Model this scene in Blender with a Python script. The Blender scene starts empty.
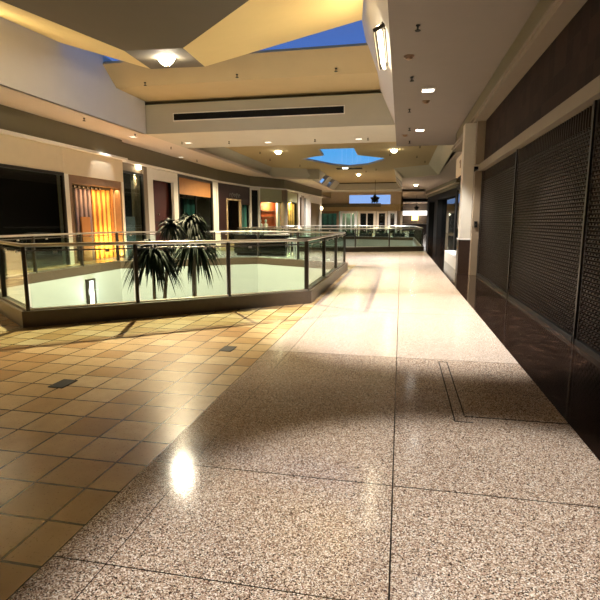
import bpy, bmesh, math, random
from mathutils import Vector, Matrix
random.seed(7)
C = bpy.context.scene
COL = C.collection
V = Vector
# ------------------------------------------------------------------ camera
F_PX = 490.0
EYE = V((0, 0, 1.6))
pit = math.atan(78 / F_PX); yaw = math.atan(101 / F_PX * math.cos(pit))
FW = V((-math.sin(yaw) * math.cos(pit), math.cos(yaw) * math.cos(pit), -math.sin(pit)))
RT = V((math.cos(yaw), math.sin(yaw), 0)); UP = RT.cross(FW)
cd = bpy.data.cameras.new('camera'); cam = bpy.data.objects.new('camera', cd); COL.objects.link(cam)
cam.matrix_world = Matrix((RT, UP, -FW)).transposed().to_4x4(); cam.location = EYE
cd.sensor_fit = 'HORIZONTAL'; cd.sensor_width = 36; cd.lens = 36 * F_PX / 600; cd.clip_end = 400
C.camera = cam
C.view_settings.view_transform = 'Standard'; C.view_settings.look = 'None'
C.view_settings.gamma = 1; C.view_settings.exposure = 0.0

def ray(x, y): return FW + RT * ((x - 300) / F_PX) + UP * ((300 - y) / F_PX)
def atz(x, y, z): d = ray(x, y); return EYE + d * ((z - EYE.z) / d.z)
def atx(x, y, X): d = ray(x, y); return EYE + d * (X / d.x)
def aty(x, y, Y): d = ray(x, y); return EYE + d * (Y / d.y)

# ------------------------------------------------------------------ materials
class N:
    def __init__(s, name):
        s.m = bpy.data.materials.new(name); s.m.use_nodes = True
        s.t = s.m.node_tree; s.b = s.t.nodes['Principled BSDF']; s.out = s.t.nodes['Material Output']
    def n(s, typ, **kw):
        o = s.t.nodes.new(typ)
        for k, v in kw.items():
            if k.startswith('i_'): o.inputs[k[2:].replace('_', ' ')].default_value = v
            else: setattr(o, k, v)
        return o
    def l(s, a, b): s.t.links.new(a, b)
    def math(s, op, a, b=None, c=None):
        o = s.n('ShaderNodeMath', operation=op)
        for i, v in enumerate((a, b, c)):
            if v is None: continue
            if isinstance(v, (int, float)): o.inputs[i].default_value = v
            else: s.l(v, o.inputs[i])
        return o.outputs[0]
    def mix(s, f, a, b):
        o = s.n('ShaderNodeMix', data_type='RGBA')
        for i, v in ((0, f), (6, a), (7, b)):
            if isinstance(v, (int, float)): o.inputs[i].default_value = v
            elif isinstance(v, tuple): o.inputs[i].default_value = (*v[:3], 1)
            else: s.l(v, o.inputs[i])
        return o.outputs[2]
    def ramp(s, f, pts, const=False):
        o = s.n('ShaderNodeValToRGB'); e = o.color_ramp.elements
        if const: o.color_ramp.interpolation = 'CONSTANT'
        while len(e) < len(pts): e.new(0.5)
        for el, (p, c) in zip(e, pts): el.position = p; el.color = (*c, 1)
        s.l(f, o.inputs[0]); return o.outputs[0]

def mat(name, col, rough=0.5, metal=0.0, var=0.12, scale=6.0, bump=0.0, bscale=60.0, spec=0.5):
    g = N(name); tc = g.n('ShaderNodeTexCoord')
    no = g.n('ShaderNodeTexNoise', i_Scale=scale, i_Detail=5.0); g.l(tc.outputs['Object'], no.inputs['Vector'])
    lo = tuple(c * (1 - var) for c in col); hi = tuple(min(1, c * (1 + var)) for c in col)
    g.l(g.mix(no.outputs[0], lo, hi), g.b.inputs['Base Color'])
    g.b.inputs['Roughness'].default_value = rough; g.b.inputs['Metallic'].default_value = metal
    g.b.inputs['Specular IOR Level'].default_value = spec
    if bump:
        n2 = g.n('ShaderNodeTexNoise', i_Scale=bscale, i_Detail=4.0); g.l(tc.outputs['Object'], n2.inputs['Vector'])
        bp = g.n('ShaderNodeBump', i_Strength=bump, i_Distance=0.01); g.l(n2.outputs[0], bp.inputs['Height'])
        g.l(bp.outputs[0], g.b.inputs['Normal'])
    return g.m
def emit(name, col, s):
    g = N(name); g.b.inputs['Base Color'].default_value = (*col, 1)
    g.b.inputs['Emission Color'].default_value = (*col, 1); g.b.inputs['Emission Strength'].default_value = s
    return g.m
def glass(name, tint=(0.9, 0.97, 0.94), refl=1.0, rough=0.02):
    g = N(name); tr = g.n('ShaderNodeBsdfTransparent'); tr.inputs[0].default_value = (*tint, 1)
    gl = g.n('ShaderNodeBsdfGlossy'); gl.inputs['Roughness'].default_value = rough
    fr = g.n('ShaderNodeFresnel'); ge = g.n('ShaderNodeNewGeometry')
    g.l(g.math('SUBTRACT', 1.5, g.math('MULTIPLY', ge.outputs['Backfacing'], 1.5 - 1 / 1.5)), fr.inputs['IOR']); mx = g.n('ShaderNodeMixShader')
    g.l(g.math('MULTIPLY', fr.outputs[0], refl), mx.inputs[0]); g.l(tr.outputs[0], mx.inputs[1]); g.l(gl.outputs[0], mx.inputs[2])
    g.l(mx.outputs[0], g.out.inputs[0]); return g.m
def pleat_shade(name, c1, c2, freq, rough=0.7):  # sine bands put the folds' light and shade into the colour
    g = N(name); tc = g.n('ShaderNodeTexCoord'); sp = g.n('ShaderNodeSeparateXYZ'); g.l(tc.outputs['Object'], sp.inputs[0])
    no = g.n('ShaderNodeTexNoise', i_Scale=3.0, i_Detail=3.0); g.l(tc.outputs['Object'], no.inputs['Vector'])
    w = g.math('SINE', g.math('ADD', g.math('MULTIPLY', g.math('ADD', sp.outputs[0], sp.outputs[1]), freq), g.math('MULTIPLY', no.outputs[0], 2.0)))
    g.l(g.ramp(g.math('MULTIPLY_ADD', w, .5, .5), [(0.15, c1), (0.7, c2)]), g.b.inputs['Base Color'])
    g.b.inputs['Roughness'].default_value = rough; return g.m

def floor_material():
    g = N('floor'); tc = g.n('ShaderNodeTexCoord'); P = tc.outputs['Object']
    sp = g.n('ShaderNodeSeparateXYZ'); g.l(P, sp.inputs[0]); X, Y = sp.outputs[0], sp.outputs[1]
    M = g.math
    def line(co, at, w): return M('LESS_THAN', M('ABSOLUTE', M('SUBTRACT', co, at)), w)
    def mod(co, start, per, w):
        f = M('FRACT', M('DIVIDE', M('SUBTRACT', co, start - per / 2), per))
        return M('LESS_THAN', M('ABSOLUTE', M('SUBTRACT', f, 0.5)), w / per)
    def mx(*a):
        r = a[0]
        for b in a[1:]: r = M('MAXIMUM', r, b)
        return r
    # polished terrazzo: chips of several sizes
    v1 = g.n('ShaderNodeTexVoronoi', i_Scale=190.0); g.l(P, v1.inputs['Vector'])
    s1 = g.n('ShaderNodeSeparateColor'); g.l(v1.outputs['Color'], s1.inputs[0])
    chips = g.ramp(s1.outputs[0], [(0, (.022, .014, .010)), (.13, (.12, .07, .048)), (.27, (.34, .235, .165)), (.52, (.50, .38, .285)), (.76, (.70, .585, .47)), (.9, (.88, .81, .71))], True)
    v2 = g.n('ShaderNodeTexVoronoi', i_Scale=75.0); g.l(P, v2.inputs['Vector'])
    s2 = g.n('ShaderNodeSeparateColor'); g.l(v2.outputs['Color'], s2.inputs[0])
    big = M('MULTIPLY', M('LESS_THAN', v2.outputs['Distance'], 0.32), M('GREATER_THAN', s2.outputs[1], 0.72))
    bigc = g.ramp(s2.outputs[0], [(0, (.10, .05, .035)), (.4, (.75, .66, .58)), (.75, (.45, .28, .22))], True)
    terr = g.mix(big, chips, bigc)
    n1 = g.n('ShaderNodeTexNoise', i_Scale=0.9, i_Detail=5.0); g.l(P, n1.inputs['Vector'])
    terr = g.mix(M('MULTIPLY', g.math('SUBTRACT', n1.outputs[0], 0.3), 0.55), terr, (.16, .10, .08))
    terr = g.mix(M('MULTIPLY', M('GREATER_THAN', Y, 5.8), .25), terr, (.80, .70, .62))   # lightened beyond this joint: part of the lamp pool put into the colour
    tl = mx(line(X, 0.0, .0045), line(X, -1.32, .0025), mod(Y, 2.85, 2.95, .0045), line(Y, 1.87, .0035), M('MULTIPLY', line(Y, 4.72, .003), M('GREATER_THAN', X, 0)))
    terr = g.mix(tl, terr, (.02, .014, .011))
    # square stone tiles
    tw, th = .35, .33
    ix = M('FLOOR', M('DIVIDE', M('ADD', X, 1.83), tw)); iy = M('FLOOR', M('DIVIDE', M('SUBTRACT', Y, 2.45), th))
    cv = g.n('ShaderNodeCombineXYZ'); g.l(ix, cv.inputs[0]); g.l(iy, cv.inputs[1])
    wn = g.n('ShaderNodeTexWhiteNoise'); g.l(cv.outputs[0], wn.inputs[0])
    tile = g.ramp(wn.outputs[0], [(0, (.42, .26, .115)), (.35, (.57, .395, .19)), (.7, (.66, .50, .27)), (1, (.72, .59, .38))])
    n2 = g.n('ShaderNodeTexNoise', i_Scale=7.0, i_Detail=6.0); g.l(P, n2.inputs['Vector'])
    tile = g.mix(M('MULTIPLY', n2.outputs[0], .55), tile, (.30, .18, .09))
    n3 = g.n('ShaderNodeTexNoise', i_Scale=60.0, i_Detail=2.0); g.l(P, n3.inputs['Vector'])
    tile = g.mix(M('MULTIPLY', M('GREATER_THAN', n3.outputs[0], .66), .5), tile, (.20, .11, .05))
    grout = mx(mod(X, -1.83, tw, .009), mod(Y, 2.45, th, .009), line(X, -1.6, .009))
    tile = g.mix(grout, tile, (.035, .02, .012))
    # dark polished granite border
    n4 = g.n('ShaderNodeTexNoise', i_Scale=5.0, i_Detail=9.0, i_Roughness=.7); g.l(P, n4.inputs['Vector'])
    gran = g.ramp(n4.outputs[0], [(.3, (.006, .0035, .0025)), (.57, (.02, .011, .0075)), (.68, (.07, .036, .024)), (.82, (.14, .08, .06))])
    gl_ = mx(mod(Y, 2.85, 1.475, .004), line(X, 1.37, .012))
    gran = g.mix(gl_, gran, (.01, .006, .005))
    is_t = mx(M('MULTIPLY', M('GREATER_THAN', X, -1.6), M('LESS_THAN', Y, 60)),
              M('MULTIPLY', M('GREATER_THAN', Y, 18.6), M('LESS_THAN', Y, 26.5)))
    is_g = M('GREATER_THAN', X, 1.37)
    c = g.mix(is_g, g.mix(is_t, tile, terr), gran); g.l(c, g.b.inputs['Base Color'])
    # each slab has its own polish: worn near the camera, glossy beyond the joint at 5.8 m
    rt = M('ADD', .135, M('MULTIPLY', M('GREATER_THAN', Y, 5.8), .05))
    n5 = g.n('ShaderNodeTexNoise', i_Scale=2.5, i_Detail=4.0); g.l(P, n5.inputs['Vector'])
    rt = M('ADD', rt, M('MULTIPLY', M('SUBTRACT', n5.outputs[0], .5), .08))
    r = M('ADD', M('MULTIPLY', is_t, rt), M('MULTIPLY', M('SUBTRACT', 1.0, is_t), .22))
    r = M('ADD', M('MULTIPLY', is_g, .09), M('MULTIPLY', M('SUBTRACT', 1.0, is_g), r))
    g.l(M('MAXIMUM', r, M('MULTIPLY', grout, 0.0)), g.b.inputs['Roughness'])
    g.b.inputs['Specular IOR Level'].default_value = .6
    bp = g.n('ShaderNodeBump', i_Strength=.12, i_Distance=.004); g.l(n2.outputs[0], bp.inputs['Height']); g.l(bp.outputs[0], g.b.inputs['Normal'])
    return g.m
def slate_material():
    g = N('slate'); tc = g.n('ShaderNodeTexCoord'); sp = g.n('ShaderNodeSeparateXYZ'); g.l(tc.outputs['Object'], sp.inputs[0])
    cb = g.n('ShaderNodeCombineXYZ'); g.l(sp.outputs[1], cb.inputs[0]); g.l(sp.outputs[2], cb.inputs[1])
    br = g.n('ShaderNodeTexBrick', offset=0.0); br.inputs['Scale'].default_value = 1
    br.inputs['Brick Width'].default_value = .3; br.inputs['Row Height'].default_value = .3; br.inputs['Mortar Size'].default_value = .006
    br.inputs['Color1'].default_value = (.008, .0045, .0035, 1); br.inputs['Color2'].default_value = (.032, .017, .013, 1); br.inputs['Mortar'].default_value = (.02, .016, .013, 1)
    g.l(cb.outputs[0], br.inputs[0]); no = g.n('ShaderNodeTexNoise', i_Scale=6.0, i_Detail=8.0)
    mp = g.n('ShaderNodeMapping'); mp.inputs['Scale'].default_value = (1, 3, .7); g.l(tc.outputs['Object'], mp.inputs[0]); g.l(mp.outputs[0], no.inputs['Vector'])
    g.l(g.mix(g.math('MULTIPLY', no.outputs[0], .7), br.outputs[0], (.03, .022, .02)), g.b.inputs['Base Color']); g.b.inputs['Roughness'].default_value = .6; g.b.inputs['Specular IOR Level'].default_value = .04
    return g.m
M = dict(
    floor=floor_material(), slate=slate_material(),
    ceil=mat('ceiling_paint', (.58, .49, .42), .85, var=.05, scale=2, bump=.05, bscale=180), soffit=mat('ceiling_paint_shaded', (.18, .15, .125), .85, var=.05, scale=2, bump=.05, bscale=180),  # soffit: the ceiling paint darkened to carry the corridor ceiling's shade
    coffer=mat('coffer_paint', (.44, .34, .18), .85, var=.05, scale=2, bump=.05, bscale=180),
    beam=mat('beam_paint', (.45, .42, .34), .8, var=.05, scale=2, bump=.05, bscale=150),
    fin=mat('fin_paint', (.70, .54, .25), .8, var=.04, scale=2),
    cove=mat('cove_white', (.52, .50, .51), .8, var=.04, scale=2),
    olive=mat('olive_fascia', (.15, .13, .08), .7, var=.06, scale=2),
    cream=mat('cream_wall', (.62, .52, .38), .7, var=.06, scale=3),
    white=mat('white_trim', (.74, .71, .66), .55, var=.05, scale=4),
    wellw=mat('well_white', (.36, .395, .40), .6, var=.03, scale=3),
    curb=mat('curb_stone', (.07, .048, .032), .4, var=.25, scale=14),
    steel=mat('brushed_steel', (.62, .60, .57), .28, 1.0, var=.08, scale=20),
    dsteel=mat('dark_steel', (.055, .05, .045), .35, .8, var=.1, scale=20),
    black=mat('black_matte', (.008, .0075, .007), .7, var=.2, spec=.15),
    blackg=mat('black_gloss', (.012, .011, .011), .15, var=.2),
    brass=mat('dark_bronze', (.05, .04, .03), .4, .6),
    darkroom=mat('dark_interior', (.035, .028, .025), .8),
    grille=mat('grille_bronze', (.026, .017, .013), .5, .3, var=.2, scale=30, spec=.2),
    granite=mat('dark_granite', (.028, .016, .011), .3, var=.5, scale=18),
    tanstone=mat('tan_stone', (.22, .165, .11), .4, var=.15, scale=5),
    wood=mat('warm_wood', (.42, .20, .075), .45, var=.25, scale=5),
    dwood=mat('brown_frame', (.22, .13, .075), .45, var=.2, scale=5),
    orange=mat('orange_panel', (.34, .15, .045), .6, var=.15, scale=4),
    red=mat('dark_red', (.06, .005, .005), .4, var=.15),
    maroon=mat('maroon_panel', (.022, .007, .007), .4, var=.2),
    redwall=mat('rust_red_wall', (.50, .10, .03), .7, var=.15),
    yellow=mat('yellow_wall', (.8, .50, .10), .7, var=.1),
    oliveg=mat('sage_panel', (.36, .36, .22), .7, var=.08),
    taupe=mat('taupe_wall', (.25, .20, .15), .7, var=.08),
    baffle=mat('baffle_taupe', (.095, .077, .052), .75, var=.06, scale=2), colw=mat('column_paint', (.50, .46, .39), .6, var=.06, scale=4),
    rtrim=mat('header_paint', (.17, .135, .095), .6, var=.08, scale=3),
    teal=pleat_shade('teal_curtain', (.01, .06, .05), (.035, .17, .14), 8),
    gold=pleat_shade('gold_curtain', (.30, .10, .012), (.85, .48, .11), 18),
    purple=pleat_shade('purple_grey_drape', (.05, .035, .05), (.26, .19, .22), 22),
    tanc=pleat_shade('tan_curtain', (.30, .21, .12), (.46, .35, .21), 7),
    paleb=mat('pale_blue_panel', (.40, .45, .44), .4, var=.06),
    leaf=mat('dark_leaf', (.007, .013, .006), .6, var=.5, scale=9, spec=.15),
    bark=mat('trunk_bark', (.16, .11, .07), .8, var=.3, scale=14, bump=.4, bscale=30),
    pot=mat('pot_clay', (.17, .11, .08), .6),
    carpet=mat('lower_floor', (.20, .19, .17), .5, var=.2, scale=1.5),
    glass=glass('rail_glass', (.86, .94, .90), .7), sglass=glass('shop_glass', (.62, .68, .68), 1.0), skyg=glass('skylight_glass', (.97, .98, 1), .06),
    lamp=emit('lamp_warm', (1, .86, .58), 60), glare=emit('lamp_glare', (1, .88, .66), 300), lampw=emit('lamp_white', (1, .95, .86), 12), lampd=emit('lamp_dim', (1, .93, .84), 2.0), lamps=emit('lamp_sconce', (1, .86, .58), 12), lampc=emit('lamp_cool', (.98, 1, .95), 7),
    warmstrip=emit('lamp_strip', (1, .62, .2), 5), white_e=emit('lit_sign_white', (1, .97, .93), 2.2), bulb=emit('bulb', (1, .8, .5), 30),
    pillow=mat('white_fabric', (.78, .76, .72), .8), skin=mat('mannequin_white', (.8, .78, .75), .4),
)

# ------------------------------------------------------------------ mesh helpers
ROOT = {}
class B:
    def __init__(s): s.bm = bmesh.new()
    def faces(s, pts, fs):
        v = [s.bm.verts.new(p) for p in pts]
        for f in fs:
            try: s.bm.faces.new([v[i] for i in f])
            except ValueError: pass
        return s
    def hexa(s, p):  # 8 points: bottom ring, top ring
        return s.faces(p, [(3, 2, 1, 0), (4, 5, 6, 7), (0, 1, 5, 4), (1, 2, 6, 5), (2, 3, 7, 6), (3, 0, 4, 7)])
    def box(s, x0, x1, y0, y1, z0, z1):
        return s.hexa([(x0, y0, z0), (x1, y0, z0), (x1, y1, z0), (x0, y1, z0), (x0, y0, z1), (x1, y0, z1), (x1, y1, z1), (x0, y1, z1)])
    def prism(s, poly, z0, z1):
        n = len(poly)
        return s.faces([(p[0], p[1], z0) for p in poly] + [(p[0], p[1], z1) for p in poly],
                       [tuple(range(n))[::-1], tuple(range(n, 2 * n))] + [(i, (i + 1) % n, n + (i + 1) % n, n + i) for i in range(n)])
    def slab(s, pts, off):  # planar polygon given thickness along a vector
        off = V(off); n = len(pts)
        return s.faces([V(p) for p in pts] + [V(p) + off for p in pts],
                       [tuple(range(n))[::-1], tuple(range(n, 2 * n))] + [(i, (i + 1) % n, n + (i + 1) % n, n + i) for i in range(n)])
    def tube(s, pts, r, n=10, closed=False, flat=1.0):
        pts = [V(p) for p in pts]; k = len(pts); rings = []
        for i, p in enumerate(pts):
            a = pts[(i - 1) % k] if (i > 0 or closed) else p; b = pts[(i + 1) % k] if (i < k - 1 or closed) else p
            t = (b - a).normalized(); u = t.cross(V((0, 0, 1)))
            if u.length < 1e-3: u = V((1, 0, 0))
            u.normalize(); w = u.cross(t)
            rr = r[i] if isinstance(r, (list, tuple)) else r
            rings.append([s.bm.verts.new(p + u * math.cos(2 * math.pi * j / n) * rr + w * math.sin(2 * math.pi * j / n) * rr * flat) for j in range(n)])
        m = k if closed else k - 1
        for i in range(m):
            A, Bq = rings[i], rings[(i + 1) % k]
            for j in range(n): s.bm.faces.new((A[j], A[(j + 1) % n], Bq[(j + 1) % n], Bq[j]))
        if not closed: s.bm.faces.new(rings[0][::-1]); s.bm.faces.new(rings[-1])
        return s
    def lathe(s, c, prof, n=16):  # profile of (radius, z)
        c = V(c); rings = [[s.bm.verts.new(c + V((r * math.cos(2 * math.pi * j / n), r * math.sin(2 * math.pi * j / n), z))) for j in range(n)] for r, z in prof]
        for A, Bq in zip(rings, rings[1:]):
            for j in range(n): s.bm.faces.new((A[j], A[(j + 1) % n], Bq[(j + 1) % n], Bq[j]))
        s.bm.faces.new(rings[0][::-1]); s.bm.faces.new(rings[-1]); return s
    def frame3(s, outer, inner, off, open_=False):  # picture frame or, open, a door surround: one connected mesh
        off = V(off); n = len(outer); m = n - 1 if open_ else n
        P = [V(p) for p in outer] + [V(p) for p in inner]; P += [p + off for p in P]; fs = []
        for i in range(m):
            j = (i + 1) % n
            fs += [(i, j, n + j, n + i), (2 * n + i, 3 * n + i, 3 * n + j, 2 * n + j), (i, 2 * n + i, 2 * n + j, j), (n + i, n + j, 3 * n + j, 3 * n + i)]
        if open_: fs += [(0, n, 3 * n, 2 * n), (n - 1, 3 * n - 1, 4 * n - 1, 2 * n - 1)]
        return s.faces(P, fs)
    def ring(s, outer, inner, z0, z1):
        n = len(outer)
        for i in range(n):
            j = (i + 1) % n
            s.hexa([(*outer[i], z0), (*outer[j], z0), (*inner[j], z0), (*inner[i], z0), (*outer[i], z1), (*outer[j], z1), (*inner[j], z1), (*inner[i], z1)])
        bmesh.ops.remove_doubles(s.bm, verts=s.bm.verts, dist=1e-5)
        # remove the inner faces left between the pieces
        seen = {}
        for f in s.bm.faces: seen.setdefault(frozenset(v.index for v in f.verts), []).append(f)
        return s
WHOLE = {'links', 'top_slats', 'foliage', 'lettering', 'sign_script', 'trim_trench', 'ceiling', 'curtain_track'}
def islands(bm):
    seen = set(); out = []
    for f in bm.faces:
        if f in seen: continue
        st = [f]; seen.add(f); grp = []
        while st:
            q = st.pop(); grp.append(q)
            for v in q.verts:
                for k in v.link_faces:
                    if k not in seen: seen.add(k); st.append(k)
        out.append(grp)
    return out
def mk(name, b, m, parent=None, smooth=False, bevel=0):
    bm = b.bm
    if name not in WHOLE:
        isl = islands(bm)
        if len(isl) > 1:
            o = None
            for grp in isl:
                nb = B(); mp = {}
                for f in grp:
                    nb.bm.faces.new([mp.setdefault(v, None) or mp.__setitem__(v, nb.bm.verts.new(v.co)) or mp[v] for v in f.verts])
                o = mk(name, nb, m, parent, smooth, bevel)
                if parent is None and not name.startswith('sprink'): o['kind'] = 'structure'
            bm.free(); return o
    bmesh.ops.recalc_face_normals(bm, faces=bm.faces)
    if parent is not None:
        bmesh.ops.translate(bm, verts=bm.verts, vec=-ROOT[parent.name])
    me = bpy.data.meshes.new(name); bm.to_mesh(me); bm.free()
    if smooth:
        for p in me.polygons: p.use_smooth = True
    me.materials.append(M[m] if isinstance(m, str) else m)
    o = bpy.data.objects.new(name, me); COL.objects.link(o)
    if parent is not None: o.parent = parent; ROOT[o.name] = ROOT[parent.name]
    else: ROOT[o.name] = V((0, 0, 0))
    if bevel:
        md = o.modifiers.new('bevel', 'BEVEL'); md.width = bevel; md.segments = 2; md.limit_method = 'ANGLE'
    return o
def tag(o, label, cat, group=None):
    o['label'] = label; o['category'] = cat
    if group: o['group'] = group
    return o
def thing(name, label, cat, loc, group=None):
    o = bpy.data.objects.new(name, None); COL.objects.link(o); o.location = loc; o.empty_display_size = .1
    ROOT[o.name] = V(loc); return tag(o, label, cat, group)
def origin(o, loc):
    loc = V(loc); o.data.transform(Matrix.Translation(-loc)); o.location = loc; ROOT[o.name] = loc; return o
def dup(root, loc, label, group=None):
    r = root.copy(); COL.objects.link(r); r.location = loc; r['label'] = label
    if group: r['group'] = group
    for ch in list(root.children):
        c = ch.copy(); COL.objects.link(c); c.parent = r
        for g in list(ch.children): d = g.copy(); COL.objects.link(d); d.parent = c
    return r
def struct(name, b, m): o = mk(name, b, m); o['kind'] = 'structure'; return o
def inset(poly, d):
    n = len(poly); out = []
    area = sum(poly[i][0] * poly[(i + 1) % n][1] - poly[(i + 1) % n][0] * poly[i][1] for i in range(n)); sg = 1 if area > 0 else -1
    for i in range(n):
        p, q, r = V(poly[i - 1]), V(poly[i]), V(poly[(i + 1) % n])
        a = (q - p).normalized(); b = (r - q).normalized()
        na = V((-a.y, a.x)) * sg; nb = V((-b.y, b.x)) * sg; m = (na + nb).normalized()
        out.append(tuple(q + m * (d / m.dot(na))))
    return out
def spot(name, loc, aim, w, size, blend=.6, rad=.06, col=(1, .965, .91)):
    l = bpy.data.lights.new(name, 'SPOT'); l.energy = w; l.spot_size = math.radians(size); l.spot_blend = blend; l.shadow_soft_size = rad; l.color = col
    o = bpy.data.objects.new(name, l); COL.objects.link(o); o.location = loc; d = V(aim) - V(loc); o.rotation_euler = d.to_track_quat('-Z', 'Y').to_euler(); return o
def point(name, loc, w, rad=.1, col=(1, .8, .55)):
    l = bpy.data.lights.new(name, 'POINT'); l.energy = w; l.shadow_soft_size = rad; l.color = col
    o = bpy.data.objects.new(name, l); COL.objects.link(o); o.location = loc; return o
def area(name, loc, aim, w, sx, sy, col=(1, .85, .62)):
    l = bpy.data.lights.new(name, 'AREA'); l.energy = w; l.shape = 'RECTANGLE'; l.size = sx; l.size_y = sy; l.color = col
    o = bpy.data.objects.new(name, l); COL.objects.link(o); o.location = loc; d = V(aim) - V(loc); o.rotation_euler = d.to_track_quat('-Z', 'Y').to_euler(); return o

# ------------------------------------------------------------------ floor, wells, lower level
O1 = [(-1.7, 9.5), (-1.72, 16.5), (-5.4, 18.5), (-9.7, 15.5), (-9.7, 9.4), (-5.6, 6.33)]
O2 = [(1.3, 28.2), (1.3, 44.5), (-4.0, 47.0), (-9.7, 44.5), (-9.7, 28.4), (-4.2, 26.0)]
H1, H2 = inset(O1, .22), inset(O2, .22)
fb = B()
def loop(poly):
    v = [fb.bm.verts.new((*p, 0)) for p in poly]; return [fb.bm.edges.new((v[i], v[(i + 1) % len(v)])) for i in range(len(v))]
ed = loop([(-18, -4), (8, -4), (8, 104), (-18, 104)]) + loop(H1) + loop(H2)
bmesh.ops.triangle_fill(fb.bm, edges=ed, use_beauty=True)
for f in fb.bm.faces:
    if f.normal.z < 0: f.normal_flip()
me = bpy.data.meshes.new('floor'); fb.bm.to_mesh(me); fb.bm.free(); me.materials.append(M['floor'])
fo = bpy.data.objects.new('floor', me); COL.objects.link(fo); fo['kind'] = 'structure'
for nm, h in (('wall_well_near', H1), ('wall_well_far', H2)):
    struct(nm, B().ring(inset(h, -.3), h, -1.15, -.004), 'wellw')
struct('floor_lower', B().box(-18, 8, -4, 104, -5.4, -5.2), 'carpet')
struct('ceiling_lower', B().box(-18, -10.2, -4, 104, -1.4, -1.2).box(-10.2, 2, 19, 25.5, -1.4, -1.2).box(2, 8, -4, 104, -1.4, -1.2), 'ceil')
# outer shell of the building
struct('wall_back', B().box(-18, 8, -4.3, -4, -5.2, 6), 'cream')
struct('wall_front', B().box(-.1, 8, 104, 104.3, -5.2, 5.35).box(-18, -.1, 78.6, 78.8, -5.2, 4.2), 'taupe')
struct('wall_left_outer', B().box(-18.3, -18, -4, 78.6, -5.2, 5.35), 'taupe')
struct('wall_right_outer', B().box(8, 8.3, -4, 104, -5.2, 5.35), 'darkroom')

# ------------------------------------------------------------------ railings
def railing(O, label, spacing, z0=.25):
    c = inset(O, .11); n = len(c); inn = inset(O, .22)
    ctr = (sum(p[0] for p in O) / n, sum(p[1] for p in O) / n, 0)
    t = thing('glass_railing', label, 'railing', ctr)
    cu = mk('curb', B().ring(O, inn, 0.0, z0), 'curb', t)
    mk('curb_cap', B().ring(inset(O, .07), inset(O, .15), z0, z0 + .025), 'steel', cu)
    hr = mk('handrail', B().tube([(*p, 1.25) for p in c], .036, 12, True, .8), 'steel', t, True)
    mk('lower_rail', B().tube([(*p, 1.165) for p in c], .012, 8, True), 'dsteel', hr, True)
    for i in range(n):
        a, b = V((*c[i], 0)), V((*c[(i + 1) % n], 0)); L = (b - a).length; k = max(1, round(L / spacing[i])); d = (b - a) / L; w = V((-d.y, d.x, 0))
        for j in range(k):
            p = a + d * (L * j / k)
            po = B().hexa([p + d * sx * .028 + w * sy * .042 + V((0, 0, z)) for z in (z0, 1.23) for sx, sy in ((-1, -1), (1, -1), (1, 1), (-1, 1))])
            q = mk('post', po, 'dsteel', t, bevel=.006)
            g0, g1 = a + d * (L * j / k + .05), a + d * (L * (j + 1) / k - .05)
            gb = B().hexa([g + w * s_ * .006 + V((0, 0, z)) for z in (z0 + .026, 1.14) for g, s_ in ((g0, -1), (g1, -1), (g1, 1), (g0, 1))])
            gp = mk('glass_panel', gb, 'glass', t)
            cl = B()
            for f in (.25, .75):
                g = g0.lerp(g1, f); cl.hexa([g + d * sx * .03 + w * sy * .014 + V((0, 0, z)) for z in (1.12, 1.16) for sx, sy in ((-1, -1), (1, -1), (1, 1), (-1, 1))])
            mk('glass_clip', cl, 'steel', gp)
    return t
railing(O1, 'steel and glass railing on a dark stone curb around the nearest floor opening', [2.2, 2.1, 1.75, 2.0, 1.7, 1.65])
railing(O2, 'farther glass railing on a dark curb, crossing behind the end of the near railing', [2.3, 2.2, 2.2, 2.3, 2.2, 1.9])

# ------------------------------------------------------------------ ceilings
ZS = 5.2
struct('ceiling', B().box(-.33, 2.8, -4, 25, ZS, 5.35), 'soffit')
struct('ceiling', B().box(2.8, 8, -4, 104, ZS, 5.35).box(-.0, 2.8, 43, 104, ZS, 5.35), 'ceil')
struct('ceiling', B().box(-18, -10.5, -4, 75, ZS, 5.35), 'ceil')
struct('ceiling', B().box(-10.5, -.33, -4, 4, ZS, 5.35), 'ceil')
struct('ceiling', B().box(-10.5, -7.7, 43, 57, ZS, 5.35), 'ceil')
struct('ceiling', B().box(-18, 0, 75.2, 78.6, 4.12, 4.2), 'ceil')
# coffer over the near opening
struct('wall_coffer_right', B().slab([(-.33, 4, 5.2), (-.33, 19.5, 5.2), (-1.28, 19.5, 7.3), (-1.28, 4, 7.3)], (.12, 0, .05)), 'cove')
struct('wall_coffer_left', B().slab([(-10.48, 4, 5.2), (-10.48, 19.5, 5.2), (-10.48, 19.5, 7.4), (-10.48, 4, 7.4)], (-.12, 0, 0)), 'cove')
struct('ceiling', B().box(-10.5, -.33, 19.5, 23.5, ZS, 6.36), 'beam')             # deep beam
struct('ceiling', B().box(-10.7, -.8, 17.4, 20.2, 6.5, 6.6).slab([(-10.5, 17.4, 6.5), (-.92, 17.4, 6.5), (-1.19, 16.6, 7.1), (-10.5, 16.6, 7.1)], (0, .08, .1)), 'coffer')
struct('trim_cove', B().box(-10.7, -.6, 20.0, 20.2, 6.3, 6.5), 'black')
struct('ceiling', B().box(-10.5, -.33, 4, 6, 6.5, 6.6).box(-10.5, -.33, 3.9, 4, 5.2, 6.6).slab([(-10.5, 6, 6.5), (-.92, 6, 6.5), (-1.19, 6.8, 7.1), (-10.5, 6.8, 7.1)], (0, -.08, .1)), 'coffer')
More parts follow.
